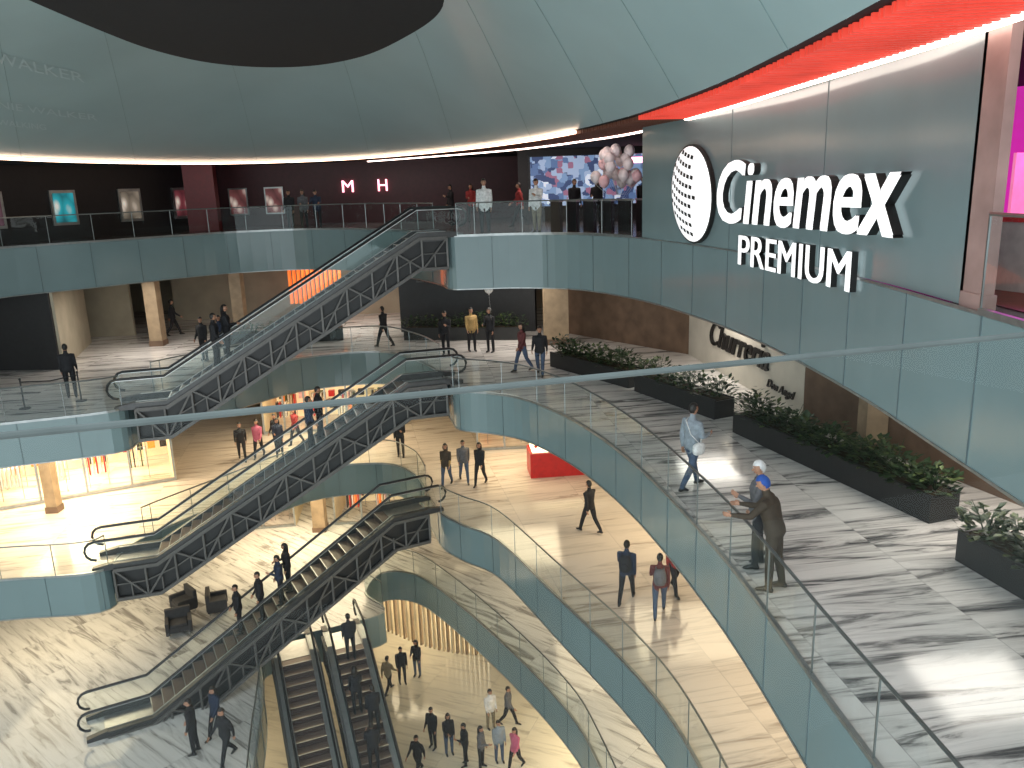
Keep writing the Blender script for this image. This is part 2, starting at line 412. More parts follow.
for i in range(len(prof)-1):
    for j in range(NR):
        j2=(j+1)%NR; fsg.append((i*NR+j,(i+1)*NR+j,(i+1)*NR+j2,i*NR+j2))
mb.add(vsg,fsg,'letter')
vsg=[gp(2*math.pi*j/NR,1.0,0.12) for j in range(NR)]+[gp(2*math.pi*j/NR,1.0,0.02) for j in range(NR)]
vsg2=[gp(2*math.pi*j/NR,1.04,0.11) for j in range(NR)]+[gp(2*math.pi*j/NR,1.04,0.02) for j in range(NR)]
mb.add(vsg,[(j,NR+j,NR+(j+1)%NR,(j+1)%NR) for j in range(NR)],'letterblk')
mb.add(vsg2,[(j,NR+j,NR+(j+1)%NR,(j+1)%NR) for j in range(NR)]+[tuple(range(NR))],'letterblk')
for i in range(9):
    zz=-0.8+i*0.2
    for j in range(8):
        xx=-0.75+j*0.17+0.08*zz
        if xx*xx+zz*zz>0.80 or xx>0.45-0.3*abs(zz): continue
        z2=zz+0.16*xx*xx-0.1*xx
        q=[]
        for ax,az in((-.06,-.035),(.06,-.045),(.06,.035),(-.06,.045)):
            X,Z=xx+ax,z2+az; r=min(1,math.hypot(X,Z)); 
            off=0.32-0.18*r**2+0.004
            q.append(onpanel(sc_+1.12*X,cz+1.12*Z-0.12*1.12*X,off))
        mb.add(q,[(0,1,2,3)],'letterblk')
mb.build('cinema_sign')
# reflected lettering on the upper ring, left side, painted as pale text
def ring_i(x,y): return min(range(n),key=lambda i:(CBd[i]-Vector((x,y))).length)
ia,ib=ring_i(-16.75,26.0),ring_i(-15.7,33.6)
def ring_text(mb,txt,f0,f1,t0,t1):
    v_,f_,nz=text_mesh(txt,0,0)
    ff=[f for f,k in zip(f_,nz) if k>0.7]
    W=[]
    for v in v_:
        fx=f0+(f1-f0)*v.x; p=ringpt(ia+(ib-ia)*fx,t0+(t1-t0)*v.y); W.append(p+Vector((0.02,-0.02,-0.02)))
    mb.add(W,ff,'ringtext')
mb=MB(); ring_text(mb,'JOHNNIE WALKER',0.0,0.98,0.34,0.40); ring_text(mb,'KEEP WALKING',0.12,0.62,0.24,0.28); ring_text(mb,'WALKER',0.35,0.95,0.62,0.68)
mb.build('painted_reflection_text')

# ------------------------------------------------------------ escalators
def escalator(p0,p1,z0,z1,wid=1.0,name='escalator',dk='deckd'):
    a=Vector((p0[0],p0[1]));b=Vector((p1[0],p1[1])); d=(b-a); Lh=d.length; d.normalize(); nn=Vector((-d.y,d.x))
    run=(z1-z0)/math.tan(math.radians(30)); fl=max(0.3,(Lh-run)/2)
    def W(s,w,z): q=a+d*s+nn*w; return Vector((q.x,q.y,z))
    def pz(s):
        if s<=fl: return z0
        if s>=Lh-fl: return z1
        return z0+(z1-z0)*(s-fl)/(Lh-2*fl)
    S=[0,fl*0.6,fl]+[fl+(Lh-2*fl)*i/12 for i in range(1,12)]+[Lh-fl,Lh-fl*0.6,Lh]
    mb=MB()
    def sweep(w0,w1,o0,o1,k,S=S):
        vs=[];fs=[]
        for s in S:
            z=pz(s)
            for w,o in((w0,o0),(w1,o0),(w1,o1),(w0,o1)): vs.append(W(s,w,z+o))
        for i in range(len(S)-1):
            for j in range(4):
                j2=(j+1)%4; fs.append((i*4+j,(i+1)*4+j,(i+1)*4+j2,i*4+j2))
        fs.append((0,1,2,3)); m=len(S)-1; fs.append((m*4+3,m*4+2,m*4+1,m*4))
        mb.add(vs,fs,k)
    h=wid/2
    ns=24; ds=(Lh-2*fl)/ns; dz=(z1-z0)/ns
    for i in range(ns):
        s=fl+i*ds; z=z0+i*dz
        mb.add([W(s,-h,z),W(s,h,z),W(s,h,z+dz),W(s,-h,z+dz)],[(0,1,2,3)],'riser')
        mb.add([W(s,-h,z+dz),W(s,h,z+dz),W(s+ds,h,z+dz),W(s+ds,-h,z+dz)],[(0,1,2,3)],'step')
        mb.add([W(s,-h,z+dz+.002),W(s,h,z+dz+.002),W(s+.03,h,z+dz+.002),W(s+.03,-h,z+dz+.002)],[(0,1,2,3)],'deck')
    for s0,s1,z in((-0.1,fl,z0+0.012),(Lh-fl,Lh+0.1,z1+0.012)):
        mb.add([W(s0,-h-.2,z),W(s1,-h-.2,z),W(s1,h+.2,z),W(s0,h+.2,z)],[(0,1,2,3)],'deck')
    for sg in(-1,1):
        w0=sg*h; 
        sweep(min(w0,w0+sg*.24),max(w0,w0+sg*.24),-0.1,0.20,dk)
        sweep(min(w0+sg*.02,w0+sg*.05),max(w0+sg*.02,w0+sg*.05),0.20,0.22,'deck')
        vs=[];
        for s in S: vs+= [W(s,w0+sg*.11,pz(s)+.20),W(s,w0+sg*.11,pz(s)+.93)]
        mb.add(vs,[(2*i,2*i+2,2*i+3,2*i+1) for i in range(len(S)-1)],'glass')
        wc=w0+sg*.11; P=[]
        e=0.45
        for k in range(7):
            an=math.pi*k/6; P.append(W(-e-0.30*math.sin(an),wc,z0+0.66-0.31*math.cos(an)))
        for s in S: P.append(W(s,wc,pz(s)+0.97))
        for k in range(7):
            an=math.pi*k/6; P.append(W(Lh+e+0.30*math.sin(an),wc,z1+0.66+0.31*math.cos(an)))
        mb.tube(P,0.042,'rubber',8)
        mb.tube([p-Vector((0,0,0.045)) for p in P[5:-5]],0.02,'deck',4)
        for s0,zb,sgn in((0,z0,-1),(Lh,z1,1)):
            q=[W(s0,wc,zb+.2),W(s0,wc,zb+.93)]
            for k in range(7):
                an=math.pi*k/6; q.append(W(s0+sgn*(e+0.26*math.sin(an)),wc,zb+0.62+0.28*math.cos(an)))
            q.append(W(s0+sgn*e*0.6,wc,zb+.2)); mb.add(q,[tuple(range(len(q)))],'glass')
            mb.add([W(s0,wc-.1,zb),W(s0+sgn*.6,wc-.1,zb),W(s0+sgn*.6,wc+.1,zb),W(s0,wc+.1,zb),W(s0,wc-.1,zb+.22),W(s0+sgn*.6,wc-.1,zb+.12),W(s0+sgn*.6,wc+.1,zb+.12),W(s0,wc+.1,zb+.22)],[(0,3,2,1),(4,5,6,7),(0,1,5,4),(1,2,6,5),(2,3,7,6),(3,0,4,7)],'deckd')
        we=w0+sg*.26; wi=w0+sg*.12; D=-1.0
        sweep(min(wi,wi+sg*.02),max(wi,wi+sg*.02),D+.04,-0.02,'trussd')
        mb.tube([W(s,we,pz(s)-0.0) for s in S],0.075,'truss',4)
        mb.tube([W(s,we,pz(s)+D) for s in S],0.075,'truss',4)
        nb=12
        for i in range(nb+1):
            s=Lh*i/nb; 
            mb.tube([W(s,we,pz(s)+D),W(s,we,pz(s))],0.045,'truss',4)
            if i<nb:
                s2=Lh*(i+1)/nb
                if i%2: mb.tube([W(s,we,pz(s)+D),W(s2,we,pz(s2))],0.04,'truss',4)
                else: mb.tube([W(s,we,pz(s)),W(s2,we,pz(s2)+D)],0.04,'truss',4)
                sm=(s+s2)/2; mb.tube([W(sm,we,pz(sm)+D),W(sm,we,pz(sm)+D/2)],0.03,'truss',4)
                mb.tube([W(s,we,pz(s)+D*.5),W(s2,we,pz(s2)+D*.5)],0.025,'truss',4)
    sweep(-h-.26,h+.26,-1.04,-1.0,'trussd')
    for s0 in(0,Lh):
        z=z0 if s0==0 else z1
        mb.add([W(s0,-h-.26,z-1),W(s0,h+.26,z-1),W(s0,h+.26,z-.02),W(s0,-h-.26,z-.02)],[(0,1,2,3)],'trussd')
    ob=mb.build(name)
    return (W,pz,Lh,fl,ns,ds,dz,z0)
def shiftp(p,q,w):
    d=Vector((q[0]-p[0],q[1]-p[1])).normalized(); n=Vector((-d.y,d.x))
    return (p[0]+n.x*w,p[1]+n.y*w),(q[0]+n.x*w,q[1]+n.y*w)
e1=shiftp((-11.8,24.2),(-2.0,27.0),0.76)
e2=shiftp((-12.6,22.9),(-2.2,26.0),0.76)
e3=shiftp((-12.7,21.3),(-3.1,26.4),0.76)
ES1=escalator(e1[0],e1[1],L3,L4)
ES2=escalator(e2[0],e2[1],L2,L3)
ES3=escalator(e3[0],e3[1],L1,L2)
ES4=escalator((-4.5,16.6),(-8.4,26.3),L0,L1,dk='deck')
ES5=escalator((-2.75,17.2),(-6.65,26.9),L0,L1,dk='deck')

# ------------------------------------------------------------ walls and back rooms
def W_(name,a,b,z0,z1,k,t=0.2):
    mb=MB(); mb.wall(a,b,z0,z1,t,k); return mb.build(name)
W_('wall_back',(XL,YB),(XR,YB),0,CEIL,'beige')
W_('wall_left',(XL,-2),(XL,YB),0,CEIL,'beige')
W_('wall_right',(XR,-2),(XR,YB),0,CEIL,'beige')
W_('wall_cinema_black',(-24.0,29.0),(-15.6,42.6),L4,CEIL,'blackwall')
W_('wall_cinema_red',(-15.6,40.4),(-14.2,40.6),L4,CEIL,'redwall',0.8)
W_('wall_cinema_maroon',(-15.6,44),(1.0,44),L4,CEIL,'maroon')
W_('wall_cinema_screen_side',(0.6,37.2),(10,37.2),L4,CEIL,'blackwall')
W_('wall_cinema_right',(8.5,22),(10.5,37),L4,CEIL,'maroon')
W_('wall_purple_shop',(7.2,20),(14,13),L4,CEIL,'purple')
poly('floor_shop_carpet',[(5.6,5),(15,5),(15,13),(8,19),(5.9,14)],L4+.01,'floorred')
mb=MB()
for i in range(5): mb.box((7.9+i*0.5,12.6+i*.25,L4+0.9+0.15*i),(0.35,0.05,1.8),'pink',0.4)
mb.build('light_panel')
mb=MB(); mb.box((6.9,10.6,L4+.45),(0.8,1.6,0.9),'white',0.3); mb.box((6.9,10.6,L4+.93),(0.9,1.7,0.06),'redp',0.3); mb.build('shop_counter')

def poster_mat(i,base):
    m,nt,b=newmat('poster_print_%d'%i); N=nt.nodes.new; L=nt.links.new
    tc=N('ShaderNodeTexCoord'); v=N('ShaderNodeTexVoronoi'); v.inputs['Scale'].default_value=2.0
    L(tc.outputs['Generated'],v.inputs['Vector']); r=N('ShaderNodeValToRGB')
    r.color_ramp.elements[0].color=(0.8,0.7,0.6,1); r.color_ramp.elements[1].color=tuple(base)+(1,)
    r.color_ramp.elements[1].position=0.42
    k=r.color_ramp.elements.new(.9); k.color=tuple(c*.3 for c in base)+(1,)
    L(v.outputs['Distance'],r.inputs['Fac']); L(r.outputs[0],b.inputs['Base Color']); L(r.outputs[0],b.inputs['Emission Color'])
    b.inputs['Emission Strength'].default_value=0.7; m.cycles.emission_sampling='NONE'; return m
wa=Vector((-24.0,29.0));wb=Vector((-15.6,42.6)); wd=(wb-wa).normalized(); wn=Vector((wd.y,-wd.x))
for i,(t,c) in enumerate([(5.4,(0.12,0.06,0.08)),(8.5,(0.02,0.32,0.38)),(11.7,(0.22,0.18,0.14)),(14.6,(0.18,0.04,0.05))]):
    p=wa+wd*t+wn*0.16; k='poster%d'%i; M[k]=poster_mat(i,c)
    mb=MB(); rot=math.atan2(wd.y,wd.x); z=L4+1.35
    mb.box((p.x,p.y,z),(1.15,0.08,1.5),'lip',rot); q=p+wn*0.05; mb.box((q.x,q.y,z),(0.92,0.02,1.25),k,rot)
    mb.build('movie_poster')
for i,x in enumerate((-13.4,-11.6)):
    k='poster%d'%(7+i); M[k]=poster_mat(7+i,(0.15,0.05,0.05)); mb=MB()
    mb.box((x*1.06,43.8,L4+1.3),(1.0,0.08,1.4),'lip'); mb.box((x*1.06,43.74,L4+1.3),(0.85,0.03,1.25),k); mb.build('movie_poster')
def letters(name,txt,pos,w,h,rot,k,depth=0.06,shear=0,shifts=(0,)):
    vs,fs,nz=text_mesh(txt,0,shear); c,s=math.cos(rot),math.sin(rot); mb=MB()
    for sx in shifts:
        mb.add([(pos[0]+((v.x-.5)*w+sx)*c+v.z*depth*s, pos[1]+((v.x-.5)*w+sx)*s-v.z*depth*c, pos[2]+v.y*h) for v in vs],fs,k)
    return mb.build(name)
letters('neon_letter','M',(-8.35,43.85,20.8),0.6,0.6,0,'pinkglow')
letters('neon_letter','H',(-6.5,43.85,20.8),0.5,0.6,0,'pinkglow')
m,nt,b=newmat('video_wall_picture'); N=nt.nodes.new; L=nt.links.new
tc=N('ShaderNodeTexCoord'); mp=N('ShaderNodeMapping'); mp.inputs['Scale'].default_value=(7,1,3); br=N('ShaderNodeTexVoronoi'); br.distance='CHEBYCHEV'; br.inputs['Scale'].default_value=3.2
L(tc.outputs['Generated'],mp.inputs[0]); L(mp.outputs[0],br.inputs['Vector']); r=N('ShaderNodeValToRGB'); r.color_ramp.interpolation='CONSTANT'
sx=N('ShaderNodeSeparateColor'); L(br.outputs['Color'],sx.inputs[0]); L(sx.outputs[0],r.inputs['Fac'])
cols=[(0.0,(0.03,0.05,0.12)),(0.25,(0.14,0.22,0.36)),(0.45,(0.25,0.32,0.45)),(0.65,(0.22,0.10,0.16)),(0.75,(0.07,0.12,0.24)),(0.92,(0.5,0.55,0.65))]
e=r.color_ramp.elements; e[0].color=cols[0][1]+(1,); e[1].position=cols[1][0]; e[1].color=cols[1][1]+(1,)
for p,c in cols[2:]: k=e.new(p); k.color=c+(1,)
L(r.outputs[0],b.inputs['Base Color']); L(r.outputs[0],b.inputs['Emission Color']); b.inputs['Emission Strength'].default_value=1.0; m.cycles.emission_sampling='NONE'
M['video']=m
mb=MB(); mb.box((3.85,37.02,20.95),(5.6,0.1,2.3),'black'); mb.box((3.85,36.95,20.95),(5.4,0.05,2.15),'video'); 
mb.box((5.9,36.9,21.75),(1.2,0.03,0.25),'pinkglow'); mb.build('video_wall')
mb=MB()
for i in range(6):
    x=1.8+i*0.55; y=29.2-i*0.45
    mb.box((x,y,L4+0.5),(0.12,0.9,1.0),'black',0.3); mb.box((x,y,L4+1.02),(0.16,1.0,0.05),'deck',0.3)
mb.build('ticket_gate')
# L3 shops
W_('wall_dark_shop_left',(-28,31.8),(-17.7,30.9),L3,17.5,'darkwall')
W_('wall_dark_shop_side',(-17.7,30.9),(-19.6,36.8),L3,17.5,'beige')
W_('wall_beige_left',(-26,38.5),(-18.2,38.5),L3,17.5,'beige')
W_('wall_third_back',(-18,43),(2.5,43),L3,17.5,'beige')
W_('wall_dark_restaurant',(-5.0,37),(1.2,36),L3,17.5,'darkwall',0.6)
letters('restaurant_sign','EL JAPONEZ',(-1.9,36.1,16.55),4.6,0.62,-0.16,'grey')
W_('wall_third_right_1',(1.8,36),(6.8,29.6),L3,17.5,'brown')
W_('wall_third_right_2',(6.8,29.6),(7.9,20.7),L3,17.5,'pale')
W_('wall_third_right_3',(7.9,20.7),(9.9,14.5),L3,17.5,'brown')
W_('wall_third_right_4',(9.9,14.5),(11.5,4),L3,17.5,'brown')
letters('restaurant_sign','Churreria',(7.25,25.0,15.25),4.6,0.85,math.atan2(-8.9,1.1),'letterblk',shear=0.4,shifts=(-.03,.03))
letters('restaurant_sign','Don Angel',(7.62,21.9,14.75),1.7,0.32,math.atan2(-8.9,1.1),'letterblk',shear=0.4)
mb=MB()
for i in range(12): mb.box((-10.6+i*0.22,39,16.5),(0.09,0.3,1.8),'orange')
mb.build('orange_louvre_screen')
def column(p,w,z0,z1,k='col'):
    mb=MB(); mb.box((p[0],p[1],(z0+z1)/2),(w,w,z1-z0),k); mb.box((p[0],p[1],z0+.12),(w+.06,w+.06,.24),'brown'); mb.box((p[0],p[1],z1-.08),(w+.08,w+.08,.16),k)
    return mb.build('column')
column((1.9,32.8),1.0,L3,17.5); column((8.45,18),0.5,L3,17.5); column((-15.8,35.5),0.55,L3,17.5); column((-13.2,39),0.55,L3,17.5)
column((-9.6,36.4),0.6,L1,8.3); column((-4.5,36),0.6,L1,8.3);column((-17.2,28.0),0.4,L2,13.1,'col')
W_('wall_second_back',(-13.5,41.5),(9,41.5),L2,13.1,'cream')
W_('wall_second_right',(9,41.5),(10,8),L2,13.1,'cream')
W_('wall_first_back',(-22,41.5),(9,41.5),L1,8.3,'cream')
W_('wall_first_right',(8,41.5),(9,8),L1,8.3,'cream')
W_('wall_ground_back',(-12,39),(9,39),L0,3.5,'cream')
mb=MB()
for i in range(26):
    t=i/25; x=-6.6+5.4*t; y=35.2-2.6*t+1.0*math.sin(math.pi*t)*-0.6
    mb.box((x,y,1.7),(0.10,0.2,3.4),'col' if i%2 else 'cream',-0.4)
mb.build('slatted_screen')

def storefront(name,a,b,z,h,depth=4.0,n=6,dark='lip'):
    a=Vector(a);b=Vector(b); d=(b-a).normalized(); nrm=Vector((-d.y,d.x)); L=(b-a).length; rot=math.atan2(d.y,d.x); mb=MB()
    for i in range(n+1):
        p=a+d*(L*i/n); mb.box((p.x,p.y,z+h/2),(0.08,0.12,h),dark,rot)
    mb.wall(a,b,z+h-0.55,z+h,0.16,'white')
    mb.wall(a,b,z+0.02,z+0.12,0.14,dark)
    A=a+nrm*depth;B=b+nrm*depth; mb.wall(A,B,z,z+h,0.1,'shopback')
    mb.wall(a,A,z,z+h,0.1,'cream'); mb.wall(b,B,z,z+h,0.1,'cream')
    for i in range(3):
        q=a+d*(L*(i+.5)/3)+nrm*depth*.4; mb.box((q.x,q.y,z+h-0.12),(L/4,0.5,0.06),'shoplight',rot)
    cols=['redp','white','leaf2','pinkb','black','cream','white','orange']
    for row in range(2):
        for i in range(int(L/1.5)):
            q=a+d*(0.8+1.5*i)+nrm*(0.9+1.5*row)
            mb.tube([(q.x-d.x*.35,q.y-d.y*.35,z+1.35),(q.x+d.x*.35,q.y+d.y*.35,z+1.35)],0.015,'lip',6)
            for sgn in(-1,1): mb.tube([(q.x+sgn*d.x*.35,q.y+sgn*d.y*.35,z),(q.x+sgn*d.x*.35,q.y+sgn*d.y*.35,z+1.35)],0.015,'lip',6)
            for g in range(5):
                gx=-.28+g*.14; k=random.choice(cols)
                gc=q+d*gx
                mb.box((gc.x,gc.y,z+0.95),(0.05,0.4,0.75),k,rot)
    for s in range(3):
        for i in range(int(L/0.5)):
            q=a+d*(0.4+0.5*i)+nrm*(depth-.25); mb.box((q.x,q.y,z+0.6+s*0.6),(0.3,0.25,0.3),random.choice(cols),rot)
    return mb.build(name)
storefront('shop_front',(-22.5,26.8),(-13.9,31.0),L2,3.45)
storefront('shop_front',(-12.0,37.0),(-6,37.4),L2,3.45,3)
storefront('shop_front',(-1.6,33.4),(5.5,33.6),L2,3.45,3)
storefront('shop_front',(-9,37),(-1,37.2),L1,3.45,3)
storefront('shop_front',(-20,36),(-11,37),L1,3.45,3)

# ------------------------------------------------------------ planters
def planter(name,a,b,z,w=0.7,h=0.5,ph=0.65,dens=60):
    a=Vector(a);b=Vector(b); d=(b-a).normalized(); L=(b-a).length; rot=math.atan2(d.y,d.x); nrm=Vector((-d.y,d.x)); mb=MB()
    c=(a+b)/2
    mb.box((c.x,c.y,z+h/2),(L,w,h),'planter',rot)
    for s in(-1,1):
        q=c+nrm*s*(w/2-.03); mb.box((q.x,q.y,z+h+.02),(L,.06,.06),'planter',rot)
    mb.box((c.x,c.y,z+h+.005),(L-.1,w-.12,.03),'soil',rot)
    nb=int(L/0.5)
    for i in range(nb):
        ctr=a+d*((i+.5)*L/nb)+nrm*random.uniform(-.08,.08)
        hh=ph*random.uniform(.7,1.2)
        for k in range(7):
            an=random.uniform(0,6.28); tip=Vector((ctr.x+.28*math.cos(an),ctr.y+.28*math.sin(an),z+h+hh*random.uniform(.6,1)))
            mb.tube([(ctr.x,ctr.y,z+h),((ctr.x+tip.x)/2,(ctr.y+tip.y)/2,z+h+hh*.55),tip],[.012,.009,.004],'leaf',4)
        for k in range(dens):
            an=random.uniform(0,6.28); u=random.random()**.5
            pos=Vector((ctr.x+.42*u*math.cos(an),ctr.y+.42*u*math.sin(an),z+h+random.uniform(.05,1)*hh*(1.05-.45*u)))
            di=Vector((math.cos(an)+random.uniform(-.6,.6),math.sin(an)+random.uniform(-.6,.6),random.uniform(-.3,.9))).normalized()
            si=di.cross(Vector((0,0,1))).normalized(); up=si.cross(di); ll=random.uniform(.11,.22); ww=ll*.34
            mb.add([pos,pos+di*ll*.5+si*ww+up*.01,pos+di*ll,pos+di*ll*.5-si*ww+up*.01],[(0,1,2,3)],'leaf' if random.random()<.78 else 'leaf2')
    return mb.build(name)
planter('planter_with_hedge',(1.7,28.5),(4.0,24.9),L3,dens=110)
planter('planter_with_hedge',(4.15,24.5),(5.8,21.1),L3,dens=110)
planter('planter_with_hedge',(6.0,19.9),(8.0,13.9),L3,dens=140)
planter('planter_with_hedge',(7.7,12.4),(8.5,8.6),L3,dens=140)
planter('planter_with_hedge',(-4.6,34.9),(0.6,34.0),L3,dens=55)
planter('planter_with_hedge',(-13,34.5),(-7.5,35.5),L3,dens=40)

# ------------------------------------------------------------ furniture
def armchair(p,z,rot):
    mb=MB(); c,s=math.cos(rot),math.sin(rot)
    def q(x,y): return (p[0]+x*c-y*s,p[1]+x*s+y*c)
    for (x,y,zz,sx,sy,sz) in [(0,0,.3,.7,.7,.22),(0,.33,.55,.9,.16,.7),(-.4,0,.38,.14,.75,.5),(.4,0,.38,.14,.75,.5),(0,-.02,.45,.6,.6,.12)]:
        a=q(x,y); mb.box((a[0],a[1],z+zz),(sx,sy,sz),'sofa',rot)
    for x in(-.35,.35):
        for y in(-.3,.3): a=q(x,y); mb.box((a[0],a[1],z+.09),(.05,.05,.18),'lip',rot)
    ob=mb.build('armchair'); bv=ob.modifiers.new('b','BEVEL'); bv.width=.03; bv.segments=2
armchair((-12.9,27.3),L1,0.4); armchair((-12.0,28.9),L1,1.9); armchair((-13.4,29.0),L1,-0.8)
mb=MB()
mb.box((1.7,30.4,L2+.5),(2.3,1.2,1.0),'redp',.1); mb.box((1.7,30.4,L2+1.25),(2.2,1.1,.5),'glass',.1); mb.box((1.7,30.4,L2+1.52),(2.4,1.3,.08),'white',.1); mb.box((1.7,30.4,L2+.05),(2.2,1.1,.1),'black',.1)
mb.box((1.7,30.4,L2+1.06),(2.1,1.0,.1),'shoplight',.1)
for i in range(8):
    mb.ell((.85+i*.24,30.1+.1*(i%2),L2+1.18),(.07,.07,.07),random.choice(['white','redp','pinkb']),8,6)
mb.build('kiosk_counter')
mb=MB()
for x,y in((-15.6,24.8),(-14.2,25.6)):
    mb.tube([(x,y,L3),(x,y,L3+.03)],.17,'black',12); mb.tube([(x,y,L3+.03),(x,y,L3+.95)],.025,'black',8); mb.ell((x,y,L3+.97),(.04,.04,.04),'black')
mb.tube([(-15.6,24.8,L3+.88),(-14.9,25.2,L3+.8),(-14.2,25.6,L3+.88)],.02,'black',6); mb.build('queue_barrier')
mb=MB(); base=Vector((3.9,28.6,L4+1.2))
for i in range(26):
    a=random.uniform(0,6.28); r=.7*math.sqrt(random.random()); c=Vector((base.x+r*math.cos(a)*1.1,base.y+r*math.sin(a)*.8,L4+2.1+random.uniform(-.55,.6)))
    k='silver' if i%3 else 'pinkb'
    mb.ell(c,(.19,.19,.22),k,14,10,fn=lambda q:Vector((q.x*(1-.12*(q.z<0)*-q.z),q.y,q.z))); mb.tube([(c.x,c.y,c.z-.21),(c.x,c.y,c.z-.25)],[.01,.03],k,6)
    mb.tube([(c.x,c.y,c.z-.25),((c.x+base.x)/2,(c.y+base.y)/2,c.z-.6),base],.004,'white',3)
mb.build('balloon_bunch',True)
mb=MB(); c=(-.75,30,17.1); mb.ell(c,(.17,.17,.2),'white',14,10); mb.tube([(c[0],c[1],c[2]-.2),(c[0]+.05,c[1],c[2]-1.2)],.004,'white',3); mb.tube([(c[0],c[1],c[2]-.19),(c[0],c[1],c[2]-.24)],[.01,.03],'white',6); mb.build('balloon',True)

# ------------------------------------------------------------ near balustrade the photographer stands at
mb=MB(); A=Vector((-3.2,0.97));B=Vector((5.1,3.17))
mb.tube([(A.x,A.y,20.30),(B.x,B.y,20.30)],0.0080,'near',8)
mb.ribbon([A,B],18.4,20.29,'nearglass'); mb.build('glass_balustrade')
poly('floor_near',[(-4,-2),(5,-2),(5,1.6),(-4,-.2)],L4,'lobby')

# ------------------------------------------------------------ people
def cmat(name,c,r=.8): return pmat(name,c,r,var=.2,scale=14)
PM={'skin':cmat('skin_tan',(0.42,0.22,0.14),.5),'black':cmat('cloth_black',(.012,.012,.015)),'navy':cmat('cloth_navy',(.02,.03,.06)),
'grey':cmat('cloth_grey',(.12,.12,.13)),'white':cmat('cloth_white',(.7,.7,.7)),'lblue':cmat('cloth_light_blue',(.25,.29,.33)),
'red':cmat('cloth_red',(.28,.03,.03)),'maroon':cmat('cloth_maroon',(.12,.03,.03)),'yellow':cmat('cloth_mustard',(.40,.26,.10)),
'brown':cmat('cloth_brown',(.05,.035,.022)),'jeans':cmat('cloth_denim',(.06,.09,.15)),'pink':cmat('cloth_pink',(.5,.12,.2)),'khaki':cmat('cloth_khaki',(.22,.19,.13)),
'dhair':cmat('hair_dark',(.012,.009,.007),.5),'bhair':cmat('hair_brown',(.05,.025,.012),.5),'blue':cmat('cloth_blue_cap',(.02,.08,.35)),'dark':cmat('eye_dark',(.01,.01,.01),.2),'lip':cmat('lip_skin',(.35,.10,.08),.5),'shoe':cmat('shoe_black',(.02,.02,.02),.4),'wshoe':cmat('shoe_white',(.5,.5,.5),.5)}
SL=['shirt','fore','pants','shoes','skin','hair','bag','dark','lipc']
for s in SL: M['slot_'+s]=PM['black']
